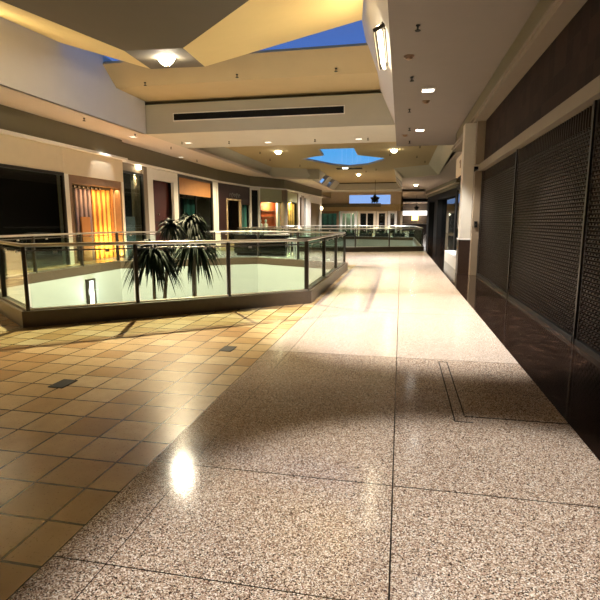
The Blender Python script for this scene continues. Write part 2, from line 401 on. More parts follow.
struct('ceiling_roof', B().box(-18, 8, -4, 6.6, 7.45, 7.5).box(-18, 8, 23, 31, 7.45, 7.5).box(-18, -11.5, 6.6, 23, 7.3, 7.5).box(-.4, 8, 6.6, 23, 7.3, 7.5)
       .box(-18.2, -18, -4, 31, 5, 7.5).box(8, 8.2, -4, 31, 5, 7.5).box(-18, 8, -4.2, -4, 5, 7.5).box(-18, 8, 31, 31.1, 6.1, 7.5)
       .box(.6, 8, 24.8, 43, 6.15, 6.2).box(-18, -8.2, 31, 43, 6.15, 6.2).box(-18.2, -18, 31, 43, 5, 6.2).box(8, 8.2, 31, 43, 5, 6.2).box(1.9, 8, 42.8, 43.1, 5.3, 6.2).box(-18, -10.9, 42.8, 43, 5.3, 6.2), 'darkroom')
w = struct('window_1', B().box(-10.5, -1.15, 6.7, 16.75, 7.25, 7.27), 'skyg')
# second coffer
sk = [(-7.1, 35.1), (-5.9, 33.9), (-5.3, 33.6), (-5.15, 30.6), (-2.85, 30.6), (-2.9, 33.8), (-2.2, 34.6), (-1.2, 35.8), (-1.3, 36.9), (-2.6, 39.6), (-4.2, 40.6), (-5.4, 39.2)]
cb = B(); Z2 = 6.0
def lp(poly, z):
    v = [cb.bm.verts.new((*p, z)) for p in poly]; return [cb.bm.edges.new((v[i], v[(i + 1) % len(v)])) for i in range(len(v))]
bmesh.ops.triangle_fill(cb.bm, edges=lp([(-10.5, 23.5), (-.33, 23.5), (-.33, 25), (1.95, 25), (1.95, 43), (-10.5, 43)], Z2) + lp(sk, Z2), use_beauty=True)
o = struct('ceiling', cb, 'coffer')
cb = B()
for i in range(len(sk)):
    a, b = sk[i], sk[(i + 1) % len(sk)]
    d = V((b[0] - a[0], b[1] - a[1], 0)).normalized(); nn = V((d.y, -d.x, 0)) * -1
    cb.slab([(*a, Z2), (*b, Z2), (*b, Z2 + .12), (*a, Z2 + .12)], nn * .08)
struct('trim_skylight', cb, 'beam')
struct('window_2', B().prism(inset(sk, -.05), Z2 + .12, Z2 + .14), 'skyg')
struct('wall_coffer_left', B().slab([(-11.0, 23.5, 5.2), (-11.0, 40, 5.2), (-10.4, 40, 6.02), (-10.4, 23.5, 6.02)], (-.1, 0, .08))
       .slab([(-11.0, 40, 5.2), (-7.6, 42.4, 5.2), (-7.9, 41.4, 6.02), (-10.4, 39.9, 6.02)], (0, .1, .05))
       .slab([(-7.65, 42.4, 5.2), (-7.65, 46.2, 5.2), (-6.95, 46.2, 6.02), (-6.95, 42.4, 6.02)], (-.1, 0, .08)).slab([(-7.65, 48.4, 5.2), (-7.65, 50.8, 5.2), (-6.95, 50.8, 6.02), (-6.95, 48.4, 6.02)], (-.1, 0, .08)).slab([(-7.65, 53, 5.2), (-7.65, 57, 5.2), (-6.95, 57, 6.02), (-6.95, 53, 6.02)], (-.1, 0, .08)), 'beam')
struct('wall_coffer_right', B().slab([(2.4, 24.8, 5.2), (2.75, 40.5, 5.2), (1.93, 40.5, 6.05), (1.93, 24.8, 6.05)], (.1, 0, .08))
       .slab([(2.75, 40.5, 5.2), (-.05, 43, 5.2), (-.8, 42.4, 6.05), (1.93, 40.4, 6.05)], (0, .1, .05))
       .slab([(.0, 42.5, 5.2), (.0, 48, 5.2), (-.7, 48, 6.02), (-.7, 42.5, 6.02)], (.1, 0, .08)).slab([(.0, 50, 5.2), (.0, 51.5, 5.2), (-.7, 51.5, 6.02), (-.7, 50, 6.02)], (.1, 0, .08)).slab([(.0, 53.5, 5.2), (.0, 57, 5.2), (-.7, 57, 6.02), (-.7, 53.5, 6.02)], (.1, 0, .08)).box(-.33, 2.6, 24.9, 25, 5.2, 6.02), 'beam')
struct('ceiling', B().prism([(-11, 39.9), (-7.6, 42.3), (-7.6, 43), (-11, 43)], ZS, 5.3), 'ceil'); struct('ceiling', B().prism([(2.8, 40.4), (2.8, 43), (-.05, 43)], ZS, 5.3), 'ceil')
struct('wall_coffer_front', B().box(-7.9, -6.9, 42.1, 42.4, 5.2, 6.0), 'beam')
struct('ceiling', B().box(-8, .1, 42.9, 57.4, 6.0, 6.1), 'coffer')
struct('ceiling', B().box(-10.5, 2.6, 57, 61, ZS, 5.9), 'beam')
struct('trim_cove', B().box(-8, .1, 57.3, 57.4, 5.88, 6.02), 'black')
struct('ceiling', B().box(-10.5, .2, 61, 75.2, 6.2, 6.3).box(-10.6, -10.5, 61, 75, 5.2, 6.3).box(0, .1, 61, 75, 5.2, 6.3), 'coffer')
for k, (x0, x1, y0, y1) in enumerate(((-7.65, -6.95, 46.2, 48.4), (-7.65, -6.95, 50.8, 53), (0, -.7, 48, 50), (0, -.7, 51.5, 53.5))):   # glazed strips in the sloping sides of the narrow bay
    struct('window_%d' % (4 + k), B().slab([(x0, y0, 5.2), (x0, y1, 5.2), (x1, y1, 6.02), (x1, y0, 6.02)], (.02, 0, .01)), 'skyg')

# hanging baffle in the near coffer
A1, A2 = (-5.78, 14.4, 6.1), (-7.45, 14.3, 6.1); B1, B2 = (-5.1, 11.4, 5.6), (-6.55, 11.3, 5.6)
D1 = (-1.18, 14.06, 6.9); D2 = (-10.45, 14.35, 7.05)
bt = thing('ceiling_baffle', 'large folded plaster baffle with a dark underside and yellow flanks under the first skylight', 'ceiling feature', (-5.8, 10, 5.6))
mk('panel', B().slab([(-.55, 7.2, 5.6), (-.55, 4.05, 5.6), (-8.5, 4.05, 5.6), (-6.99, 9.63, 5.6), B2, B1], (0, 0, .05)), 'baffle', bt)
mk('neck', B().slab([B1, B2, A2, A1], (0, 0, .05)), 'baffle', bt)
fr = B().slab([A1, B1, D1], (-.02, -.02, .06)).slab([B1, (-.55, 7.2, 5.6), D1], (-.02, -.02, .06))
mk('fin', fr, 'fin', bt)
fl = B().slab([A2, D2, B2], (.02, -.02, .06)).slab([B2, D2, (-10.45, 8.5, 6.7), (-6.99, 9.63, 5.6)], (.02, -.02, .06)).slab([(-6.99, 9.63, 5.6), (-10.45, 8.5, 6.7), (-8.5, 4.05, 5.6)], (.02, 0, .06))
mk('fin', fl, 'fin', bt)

# ------------------------------------------------------------------ right side
XR = 2.33
struct('wall_right', B().box(XR, XR + .2, -4, 15.9, 3.25, 4.6), 'slate')
struct('trim_fascia_right', B().slab([(2.12, -4, 5.2), (2.12, 22, 5.2), (2.12, 22, 4.62), (2.12, -4, 4.62)], (.4, 0, 0)).box(2.12, 8, 21.6, 22, 4.62, 5.2), 'olive')
struct('trim_cornice_right', B().box(2.02, 2.5, -4, 22.1, 4.5, 4.62).box(1.97, 2.5, -4, 22.15, 4.58, 4.63), 'rtrim')
struct('trim_header_right', B().box(2.2, 2.5, -4, 15.7, 3.08, 3.28), 'rtrim')
struct('wall_right_shop', B().box(6.2, 6.3, -4, 22, 0, 5.2).box(2.4, 6.2, 15.9, 16.1, 0, 5.2), 'darkroom')
def grille(y0, y1, label):
    t = thing('rolling_grille', label, 'security shutter', (XR, (y0 + y1) / 2, 0), 'rolling grilles along the right wall')
    b = B(); z = .1; row = 0
    while z < 2.76:
        b.box(XR - .008, XR + .008, y0 + .05, y1 - .05, z - .004, z + .004)
        y = y0 + .06 + (.05 if row % 2 else 0)
        while y < y1 - .12:
            b.box(XR - .016, XR + .010, y, y + .055, z + .003, z + .026); y += .1
        z += .052; row += 1
    mk('links', b, 'grille', t)
    mk('backing', B().box(XR + .03, XR + .045, y0 + .02, y1 - .02, .02, 3.08), 'black', t)
    b = B(); y = y0 + .06
    while y < y1 - .05: b.box(XR - .014, XR + .012, y, y + .03, 2.80, 3.06); y += .1
    mk('top_slats', b, 'grille', t)
    mk('bottom_bar', B().box(XR - .03, XR + .03, y0 + .04, y1 - .04, 0.0, .07), 'dsteel', t)
    mk('guide_post', B().box(XR - .04, XR + .025, y1 - .05, y1 + .0, 0, 3.08).box(XR - .015, XR + .02, y1 - .1, y1 - .05, 0, 3.08), 'dsteel', t)
    return t
grille(11.2, 15.6, 'far rolling security grille, between its guide post and the tan stone pilaster')
grille(7.0, 11.18, 'near rolling security grille at the right edge, this side of the guide post')
grille(2.6, 6.98, 'rolling security grille nearest the camera, hugging the right wall beside the terrazzo')
# column group
ct = thing('column', 'white square column with a dark granite base beyond the shutters', 'column', (1.93, 16.1, 0))
mk('base', B().box(1.76, 2.1, 15.88, 16.4, 0, 1.06), 'granite', ct, bevel=.006)
mk('shaft', B().box(1.785, 2.1, 15.9, 16.38, 1.06, 4.5), 'colw', ct, bevel=.006)
mk('ledge', B().box(1.75, 2.1, 15.87, 16.41, 1.06, 1.10), 'white', ct)
pt_ = tag(origin(mk('pilaster', B().box(2.1, 2.45, 15.6, 15.88, 0, 3.08), 'tanstone', bevel=.006), (2.27, 15.75, 0)), 'tan stone pilaster between the shutter and the white column', 'pilaster')
struct('wall_right', B().box(2.1, 2.45, 15.62, 15.88, 3.28, 4.5), 'tanstone')
t = thing('card_reader', 'small black wall box on the tan stone pilaster', 'wall box', (2.2, 15.58, 1.52))
mk('plate', B().box(2.15, 2.24, 15.57, 15.6, 1.44, 1.62), 'black', t, bevel=.004); mk('button', B().box(2.18, 2.21, 15.565, 15.57, 1.5, 1.54), 'dsteel', t)
# shopfront beyond the column with its sign
t = thing('shop_sign', 'cream box sign with dark lettering sticking out beyond the white column', 'sign', (2.3, 19.4, 3.4))
mk('box', B().box(2.14, 2.4, 17.0, 21.5, 3.38, 4.12), 'cream', t)
b = B()
for k, y in enumerate((18.2, 19.0, 19.9)):
    b.box(2.125, 2.145, y, y + .12, 3.62, 3.92)
    if k != 1: b.box(2.125, 2.145, y + .12, y + .35, 3.82, 3.92)
mk('lettering', b, 'dwood', t)
mk('bracket', B().box(2.2, 2.4, 17.2, 21.3, 3.3, 3.38), 'black', t)
t = thing('shopfront', 'dark glazed shopfront with a bright white plinth right behind the column', 'shopfront', (2.3, 19, 0))
mk('plinth', B().box(1.85, 2.4, 16.42, 21.6, 0, .42), 'white', t)
fr_ = mk('frame', B().frame3([(2.2, 16.42, .42), (2.2, 16.42, 3.05), (2.2, 21.6, 3.05), (2.2, 21.6, .42)], [(2.2, 16.6, .42), (2.2, 16.6, 2.9), (2.2, 21.4, 2.9), (2.2, 21.4, .42)], (.1, 0, 0), True), 'black', t); mk('mullion', B().box(2.2, 2.3, 18.95, 19.05, .42, 2.9), 'black', fr_)
mk('glass_pane', B().box(2.24, 2.26, 16.6, 21.4, .42, 2.9), 'sglass', fr_)
mk('display', B().box(3.3, 3.38, 16.6, 21.4, .42, 2.9), 'darkroom', t)
mk('header', B().box(2.42, 2.6, 16.42, 21.6, 3.05, 4.5), 'maroon', t)
# far black portal
t = thing('shopfront', 'black framed portal shopfront under an angled olive cornice on the far right', 'shopfront', (4.2, 50, 0))
pa, pb = V((4.55, 43, 0)), V((3.0, 61, 0)); dd = (pb - pa).normalized(); nn = V((dd.y, -dd.x, 0)); nn = nn if nn.x < 0 else -nn
def pbox(b, base, d, n, u0, u1, e0, e1, z0, z1):
    return b.hexa([base + d * u + n * e + V((0, 0, z)) for z in (z0, z1) for u, e in ((u0, e0), (u1, e0), (u1, e1), (u0, e1))])
L = (pb - pa).length
for u0, u1 in ((0, 1.2), (10.5, 12.5), (L - 1.5, L)): mk('pillar', pbox(B(), pa, dd, nn, u0, u1, -.9, 0, 0, 4.2), 'black', t)
mk('lintel', pbox(B(), pa, dd, nn, 0, L, -.7, -.02, 3.85, 4.45), 'black', t)
mk('cornice', pbox(pbox(B(), pa, dd, nn, -.2, L, -.8, .25, 4.75, 5.14), pa, dd, nn, -.1, L, -.8, .1, 4.45, 4.75), 'olive', t)
mk('cornice_edge', pbox(B(), pa, dd, nn, -.3, L, -.8, .35, 4.70, 4.80), 'cream', t)
mk('glass_pane', pbox(B(), pa, dd, nn, 1.2, L - 1.5, -.5, -.48, 0, 3.85), 'sglass', t)
mk('side_panel', B().box(4.7, 7.98, 43.0, 43.2, 0, 4.45), 'darkroom', t)
mk('side_cornice', B().box(4.5, 7.98, 42.7, 43.0, 4.45, 5.15), 'olive', t)
area('shop_light', (6.5, 54, 4.2), (6.5, 54, 0), 160, 2, 8)

# ------------------------------------------------------------------ left shopfronts
class Seg:
    def __init__(s, p0, p1):
        s.a = V((*p0, 0)); s.b = V((*p1, 0)); s.d = (s.b - s.a).normalized(); s.n = V((s.d.y, -s.d.x, 0)); s.L = (s.b - s.a).length
    def u(s, px, y=205, off=0.0):
        r = ray(px, y); a = s.a + s.n * off
        det = s.d.x * -r.y + r.x * s.d.y; q = EYE - a
        return (q.x * -r.y + r.x * q.y) / det
    def z(s, px, y, off=0.0):
        u = s.u(px, y, off); p = s.a + s.n * off + s.d * u; r = ray(px, y); return EYE.z + r.z * (p.y / r.y)
    def bx(s, b, u0, u1, d0, d1, z0, z1):
        return b.hexa([s.a + s.d * u + s.n * e + V((0, 0, z)) for z in (z0, z1) for u, e in ((u0, d0), (u1, d0), (u1, d1), (u0, d1))])
    def at(s, u, e=0, z=0): return s.a + s.d * u + s.n * e + V((0, 0, z))
ZC = 4.34
P_a, P_b, P_c, P_d = (-12.6, 20.6), (-12.6, 33.1), (-11.9, 38.3), (-9.95, 42.0)
P_e = (-9.0, 56.5)
S1 = Seg((-12.3, 10.0), (-12.3, 20.6)); S2 = Seg(P_a, P_b); S3 = Seg(P_b, P_c); S4 = Seg(P_c, P_d); S5 = Seg(P_d, P_e)
b = B(); bc = B()
for s_, ins in ((S1, 0), (S2, 0), (S3, 0), (S4, 0), (S5, 0)):
    s_.bx(b, 0, s_.L, -.6, .02, ZC + .08, 5.2); s_.bx(bc, -.1, s_.L + .1, -.5, .2, ZC - .02, ZC + .08)
struct('trim_fascia_left', b, 'olive'); struct('trim_cornice_left', bc, 'white')
struct('wall_left', B().box(-18, -12.35, 20.45, 20.6, 0, 5.2).box(-18, -12.7, 33.0, 33.1, 0, 5.2).box(-18, -9.05, 56.5, 56.7, 0, 5.2).box(-18, -12.35, -4, -3.8, 0, 5.2).box(-12.4, -12.3, -4, 10, 0, 5.2), 'cream')

def shop(name, label, seg, u0, u1): 
    m = seg.at((u0 + u1) / 2); return thing(name, label, 'shopfront', (m.x, m.y, 0))
def frame(seg, u0, u1, z0, z1, w, d0=-.08, d1=.03):
    q = lambda u_, z_: seg.at(u_, d0, z_)
    return B().frame3([q(u0, z0), q(u0, z1), q(u1, z1), q(u1, z0)], [q(u0 + w, z0), q(u0 + w, z1 - w), q(u1 - w, z1 - w), q(u1 - w, z0)], seg.n * (d1 - d0), True)
    b = b or B(); seg.bx(b, u0, u0 + w, d0, d1, z0, z1); seg.bx(b, u1 - w, u1, d0, d1, z0, z1); seg.bx(b, u0 + w, u1 - w, d0, d1, z1 - w, z1); return b
# shop 1 : cream portal with the gold curtain
u = lambda px: S1.u(px)
uL, uR = u(66), S1.L - .02
t = shop('shopfront', 'cream portal shopfront with a gold pleated curtain behind brown framing', S1, uL, uR)
zt = 3.38
mk('header_panel', S1.bx(B(), uL, uR, -.3, 0, zt, ZC - .02), 'cream', t)
b = B(); S1.bx(b, uL, u(70.5), -.3, .0, 0, zt); S1.bx(b, u(123.5), uR, -.3, .0, 0, zt); mk('jamb', b, 'white', t)
q = lambda u_, z_: S1.at(u_, -.35, z_)
mk('brown_frame', B().frame3([q(u(70.5), 0), q(u(70.5), zt), q(u(123.5), zt), q(u(123.5), 0)], [q(u(75), 0), q(u(75), 3.08), q(u(122), 3.08), q(u(122), 0)], S1.n * .29, True), 'dwood', t)
mk('wood_panel', S1.bx(B(), S1.u(112.5, 205, -.42), u(122), -.5, -.42, 0, 3.08), 'wood', t)
e0 = S1.u(75, 205, -.62); e1 = S1.u(92, 205, -.62); e2 = S1.u(113, 205, -.62)
def curtain(seg, u0, u1, dep, z0, z1, amp=.05, per=.22):
    b = B(); n = int((u1 - u0) / per * 8); pts = []
    for i in range(n + 1):
        uu = u0 + (u1 - u0) * i / n; pts.append((uu, dep + amp * math.sin(2 * math.pi * (uu - u0) / per)))
    vs = [[b.bm.verts.new(seg.at(uu, e + o_, z)) for uu, e in pts] for o_, z in ((0, z0), (0, z1), (-.012, z1), (-.012, z0))]
    for k in range(4):
        A_, B_ = vs[k], vs[(k + 1) % 4]
        for i in range(n): b.bm.faces.new((A_[i], A_[i + 1], B_[i + 1], B_[i]))
    return b
mk('dark_drape', curtain(S1, e0, e1, -.62, 0, 2.95, .06, .3), 'purple', t, True)
mk('gold_curtain', curtain(S1, e1, e2, -.62, 0, 3.0, .06, .3), 'gold', t, True)
mk('gold_display', S1.bx(B(), S1.u(82, 230, -.5), S1.u(90.5, 230, -.5), -.54, -.48, 0, S1.z(86, 217, -.5)), 'orange', t)
b = B()
for k in range(9):
    uu = u(77) + (u(110) - u(77)) * k / 8; S1.bx(b, uu - .05, uu + .05, -.50, -.44, 2.96, 3.05)
mk('curtain_track', S1.bx(b, u(76), u(111), -.56, -.50, 2.98, 3.06), 'brass', t)
mk('back_wall', S1.bx(B(), uL, uR, -3.4, -3.3, 0, 5.2), 'darkroom', t)
area('display_lamp', S1.at((e1 + e2) / 2, -.12, .12), S1.at((e1 + e2) / 2, -.66, 1.3), 130, 1.6, .12, (1, .6, .2))
area('display_lamp', S1.at((e0 + e2) / 2, -.2, 3.0), S1.at((e0 + e2) / 2, -.62, 1.0), 50, 2.6, .1, (1, .6, .25))
spot('portal_wash', S1.at((uL + uR) / 2 + .4, .9, 5.15), S1.at((uL + uR) / 2 + .4, .05, 3.5), 130, 62)
# shop 0 : dark opening at the left edge of the photograph
t = shop('shopfront', 'dark shopfront opening at the left edge, left of the cream portal', S1, 3.0, uL)
u0 = .05
mk('header_panel', S1.bx(B(), u0, uL - .01, -.3, 0, 3.4, ZC - .02), 'cream', t)
mk('frame', frame(S1, u0, uL - .02, 0, 3.4, .1), 'dsteel', t); mk('glass_pane', S1.bx(B(), u0 + .1, uL - .12, -.03, -.01, .05, 3.3), 'sglass', t)
mk('back_wall', S1.bx(B(), u0, uL - .02, -3.2, -3.1, 0, 5.2), 'maroon', t)
mk('lamp', B().lathe(S1.at(S1.u(63, 193, -2), -2, S1.z(63, 193, -2)), [(.03, 0), (.06, .04), (.03, .08)]), 'bulb', t)

def simple_shop(label, seg, u0, u1, frame_m, fw, ztop, pieces, back='darkroom', depth=2.2, glassz=None):
    t = shop('shopfront', label, seg, u0, u1)
    fr_ = mk('frame', frame(seg, u0, u1, 0, ztop, fw, -.12, .04), frame_m, t); last = {}
    if ztop < ZC - .05: mk('header_panel', seg.bx(B(), u0, u1, -.12, .0, ztop, ZC - .02), 'white' if frame_m == 'white' else 'taupe', t)
    for nm, a_, b_, e0, e1, z0, z1, m in pieces:
        if nm.endswith('curtain'): mk(nm, curtain(seg, a_, b_, e0, z0, z1), m, t, True)
        else: last[nm] = mk(nm, seg.bx(B(), a_, b_, e0, e1, z0, z1), m, last['door'] if nm.startswith('door_') else t)
    if glassz: mk('glass_pane', seg.bx(B(), u0 + fw, u1 - fw, -.05, -.035, glassz[0], glassz[1]), 'sglass', fr_)
    mk('back_wall', seg.bx(B(), u0, u1, -depth - .1, -depth, 0, 5.1), back, t)
    return t
u = lambda px: S2.u(px)
simple_shop('dark framed shop window with a tan curtain beside the cream portal', S2, .03, u(144), 'dsteel', .1, 3.95,
    [('tan_curtain', u(134), u(143.5), -.14, 0, 0, 3.9, 'tanc'), ('dark_panel', .1, u(134.5), -.2, -.12, 0, 3.9, 'darkroom'), ('low_panel', .15, u(135.5), -.1, -.07, 0, 1.85, 'paleb'), ('lamp_head', u(139) - .12, u(139) + .12, .02, .14, 4.12, 4.24, 'bulb')], glassz=(0, 3.85))
point('window_lamp', S2.at(u(138), -.1, 3.75), 30, .03)  # unseen fill light added so the tan curtain shows
simple_shop('tan pier beside the white door surround', S2, u(144.2), u(147.8), 'taupe', .2, ZC - .03, [('pier_face', u(144.2) + .2, u(147.8) - .2, -.1, .02, 0, ZC - .25, 'taupe')])
t = simple_shop('white door surround with a dark red panelled door', S2, u(148), u(178), 'white', .55, ZC - .03,
    [('door', u(148) + .55, u(178) - .55, -.4, -.3, 0, 3.78, 'red'), ('door_rail', u(155), u(170), -.3, -.27, 1.55, 1.62, 'maroon'), ('door_handle', u(162.5), u(163.3), -.3, -.22, 1.95, 2.05, 'steel')])
t = simple_shop('shopfront with an orange band over dark teal glass', S2, u(178.3), u(212.5), 'dsteel', .14, ZC - .03,
    [('sign_band', u(178.3) + .3, u(212.5) - .14, -.3, -.06, 3.22, ZC - .17, 'orange'), ('mullion', u(196), u(196) + .08, -.1, .0, 0, 3.2, 'dsteel'), ('teal_display', u(200), u(210), -1.2, -1.1, 0, 3.1, 'teal')], glassz=(0, 3.2))
t = simple_shop('white pilaster between the orange band and the maroon shopfront', S2, u(213), S2.L, 'white', .3, ZC - .03, [('face', u(213) + .3, S2.L - .3, -.1, .0, 0, ZC - .3, 'white'), ('foot', u(213) - .02, S2.L, .04, .14, 0, .9, 'white')])
u = lambda px: S3.u(px)
t = shop('shopfront', 'maroon angled shopfront with a dark doorway and teal drape', S3, 0, S3.L)
uA, uB = u(227), u(240)
b = B(); S3.bx(b, 0, uA - .1, -.15, 0, 0, ZC - .03); S3.bx(b, uA - .1, S3.L, -.15, 0, 3.3, ZC - .03); S3.bx(b, uB + .1, u(242), -.15, 0, 0, 3.3); mk('wall_panel', b, 'maroon', t)
mk('door_frame', frame(S3, uA - .1, uB + .1, 0, 3.3, .12, -.1, .06), 'tanc', t); mk('doorway', S3.bx(B(), uA, uB, -1.6, -1.5, 0, 3.2), 'black', t)
mk('teal_drape', curtain(S3, u(242), S3.L - .05, -.3, 0, 2.95), 'teal', t, True)
mk('drape_header', S3.bx(B(), u(242), S3.L, -.2, 0, 2.95, 3.3), 'maroon', t)
b = B(); ul, ur = u(229), u(240)                                                # illegible script sign: small looped strokes
for k in range(5):
    c0 = ul + (ur - ul) * (k + .5) / 5; pts = [S3.at(c0 + math.cos(a_) * .13, .03, 3.55 + math.sin(a_) * (.16 if k % 2 else .1)) for a_ in [j * math.pi / 5 for j in range(8)]]
    b.tube(pts, .02, 6)
mk('sign_script', b, 'steel', t)
# S4: narrow white frame, red shop, round column, yellow window
u = lambda px: S4.u(px)
t = simple_shop('narrow white frame with a black slit, left of the red lit shop', S4, .02, u(260) if u(260) > .6 else .7, 'white', .16, ZC - .03, [('slit', .18, (u(260) if u(260) > .6 else .7) - .16, -.2, -.1, 0, ZC - .2, 'black')])
uA = (u(260) if u(260) > .6 else .7) + .02; uB = S4.L - .02
zs = 3.25
t = shop('shopfront', 'brightly lit shop with rust red walls under a sage green band', S4, uA, uB)
mk('sage_band', S4.bx(B(), uA, uB, -.15, 0, zs, ZC - .03), 'oliveg', t)
mk('frame', frame(S4, uA, uB, 0, zs, .05, -.08, .02), 'dsteel', t); mk('glass_pane', S4.bx(B(), uA + .05, uB - .05, -.05, -.04, 0, zs - .05), 'glass', t)
mk('red_wall', S4.bx(B(), uA, uB + .25, -.75, -.7, 0, 5.1), 'redwall', t)
mk('white_pier', S4.bx(B(), uB - .6, uB - .25, -.4, -.2, 0, zs), 'skin', t)
mk('shelf', S4.bx(S4.bx(B(), uA + .8, uB - .6, -.7, -.55, 2.5, 2.56), uA + .8, uB - .6, -.7, -.55, 2.0, 2.05), 'dwood', t)
point('shop_light', S4.at((uA + uB) / 2, -.32, 3.0), 200, .15, (1, .72, .42))
def mannequin(p, label, s=1.0):
    t = thing('mannequin', label, 'mannequin', p, 'mannequins in the red shop'); ROOT[t.name] = V(p)
    q = V(p)
    mk('stand', B().lathe(q, [(.16, 0), (.16, .03), (.02, .04), (.02, .7)]), 'dsteel', t, True)
    mk('body', B().lathe(q + V((0, 0, .6)), [(.05, 0), (.19, .05), (.17, .25), (.13, .4), (.16, .6), (.2, .78), (.14, .86), (.05, .9), (.05, .96), (.09, 1.02), (.1, 1.12), (.06, 1.2), (.02, 1.22)]), 'skin', t, True)
    mk('skirt', B().lathe(q + V((0, 0, .25)), [(.27, 0), (.21, .25), (.15, .62), (.13, .66)]), 'pillow', t, True)
    return t
mannequin(S4.at(uA + .35, -.33, 0), 'white mannequin next to the narrow white frame')
mannequin(S4.at(uA + 1.05, -.38, 0), 'white mannequin farther inside, nearer the white pier')
S5u = S5.u
ct = thing('column', 'round taupe column at the corner between the red and yellow shops', 'column', (*P_d, 0))
mk('shaft', B().lathe((*P_d, 0), [(.36, 0), (.36, .3), (.3, .32), (.3, 4.3)], 20), 'taupe', ct, True)
u = S5u; uA = .35
t = shop('shopfront', 'corner shop window glowing yellow beside the round column', S5, uA, u(298))
mk('frame', frame(S5, uA, u(298), 0, ZC - .03, .12, -.1, .03), 'taupe', t)
mk('pale_transom', S5.bx(B(), uA + .12, u(298) - .12, -.1, -.06, 3.4, ZC - .15), 'oliveg', t)
mk('yellow_curtain', curtain(S5, uA + .5, u(298) - .15, -.3, 0, 3.3), 'gold', t, True)
mk('yellow_wall', S5.bx(B(), uA, u(298), -1.2, -1.1, 0, 5.1), 'yellow', t); mk('glass_pane', S5.bx(B(), uA + .12, u(298) - .12, -.05, -.04, 0, 3.4), 'glass', t)
point('shop_light', S5.at((uA + u(298)) / 2, -.14, 3.3), 260, .15, (1, .75, .32))
simple_shop('white framed shopfront with grey piers between yellow window and far corner', S5, u(298.3), u(308.5), 'white', .35, ZC - .03,
    [('grey_pier', u(301), u(303.5), -.2, .05, 0, ZC - .2, 'taupe'), ('dark_panel', u(304), u(306), -.3, -.2, 0, ZC - .2, 'black'), ('white_panel', u(306), u(308.2), -.2, .0, 0, ZC - .2, 'white')], back='taupe')
simple_shop('white framed dark doorway at the far corner of the left shops', S5, u(308.8), S5.L - .03, 'white', .7, ZC - .03, [('doorway', u(309.5), u(317), -1, -.9, 0, ZC - .5, 'darkroom'), ('sconce_lamp', S5.L - .5, S5.L - .2, .04, .2, 3.0, 3.25, 'bulb')])

# ------------------------------------------------------------------ far end wall
SF = Seg((-18, 75), (.2, 75)); SF.n = V((0, -1, 0))
def fx(px): return aty(px, 215, 75).x + 18
def fz(y, px=360): return aty(px, y, 75).z
struct('trim_fascia_front', SF.bx(SF.bx(B(), 0, 18.2, -.3, .1, fz(206.5), fz(204.3)), 0, 18.2, -.3, 0, fz(211), fz(206.5)), 'coffer')
struct('trim_cornice_front', SF.bx(B(), fx(319), 18.2 - 3.2, .1, .5, fz(207), fz(203.5)), 'olive')
struct('wall_front_upper', SF.bx(SF.bx(SF.bx(B(), 0, fx(349), -.2, 0, fz(204.3), 6.2), fx(390), 18.2, -.2, 0, fz(204.3), 6.2), fx(349), fx(390), -.2, 0, fz(195), 6.2), 'cream')
struct('window_3', SF.bx(B(), fx(349), fx(390), -.1, -.08, fz(204.3), fz(195)), 'skyg')
zl = fz(211)
def far_shop(label, a, b_, fm, back, light=0, mull=1, col=(1, .8, .55)):
    ua, ub = fx(a), fx(b_); p = SF.at((ua + ub) / 2); t = thing('shopfront', label, 'shopfront', (p.x, p.y, 0))
    fr_ = mk('frame', frame(SF, ua, ub, 0, zl, .35, -.2, .1), fm, t)
    mk('glass_pane', SF.bx(B(), ua + .35, ub - .35, -.05, 0, 0, zl - .35), 'sglass', fr_)
    mk('back_wall', SF.bx(B(), ua, ub, -3.1, -3, 0, zl), back, t)
    for k in range(mull): uu = ua + (ub - ua) * (k + 1) / (mull + 1); mk('mullion', SF.bx(B(), uu - .08, uu + .08, -.1, .05, 0, zl - .35), fm, fr_)
    if light: point('shop_light', SF.at((ua + ub) / 2, -1.5, zl - .5), light, .2, col)
far_shop('dark green glazed shopfront under the tan band at the far left end', 303, 339, 'dwood', 'teal', 60)
far_shop('grey framed glazed entrance below the left end of the blue clerestory', 340, 357, 'white', 'oliveg', 120, 2, (.8, 1, .9))
far_shop('wide black shop opening with pale piers at the far end', 358, 376, 'cream', 'black', 0, 1)
far_shop('dark shop opening with a small pale notice at the far end', 376.5, 387.5, 'cream', 'black', 30, 0)
far_shop('narrow white framed doorway at the far end beside the corridor', 388, 397, 'white', 'maroon', 60, 0)
struct('wall_front_side', B().box(-.1, .2, 75, 104, 0, 5.2), 'cream')
t = thing('food_counter', 'dark food counter with a bright white menu band in the far corridor', 'counter', (3.0, 98, 0))
mk('menu_band', B().box(.3, 5.5, 97.8, 98, aty(405, 215.3, 98).z, aty(405, 211, 98).z), 'white_e', t)
mk('counter', B().box(.3, 5.5, 97, 98, 0, 1.2), 'maroon', t); mk('back_wall', B().box(.3, 7.9, 99.5, 99.7, 0, 5.18), 'darkroom', t)
mk('counter_top', B().box(.2, 5.6, 96.9, 98, 1.2, 1.28), 'white', t); mk('orange_screen', B().box(2.0, 3.2, 97.85, 97.95, 1.9, 2.8), 'warmstrip', t)
point('counter_light', (3, 98.6, 3), 300, .2)
struct('trim_bulkhead', B().box(.2, 5, 84, 84.4, 4.9, 5.2).box(.2, 5, 80, 80.4, 5.0, 5.2), 'black')

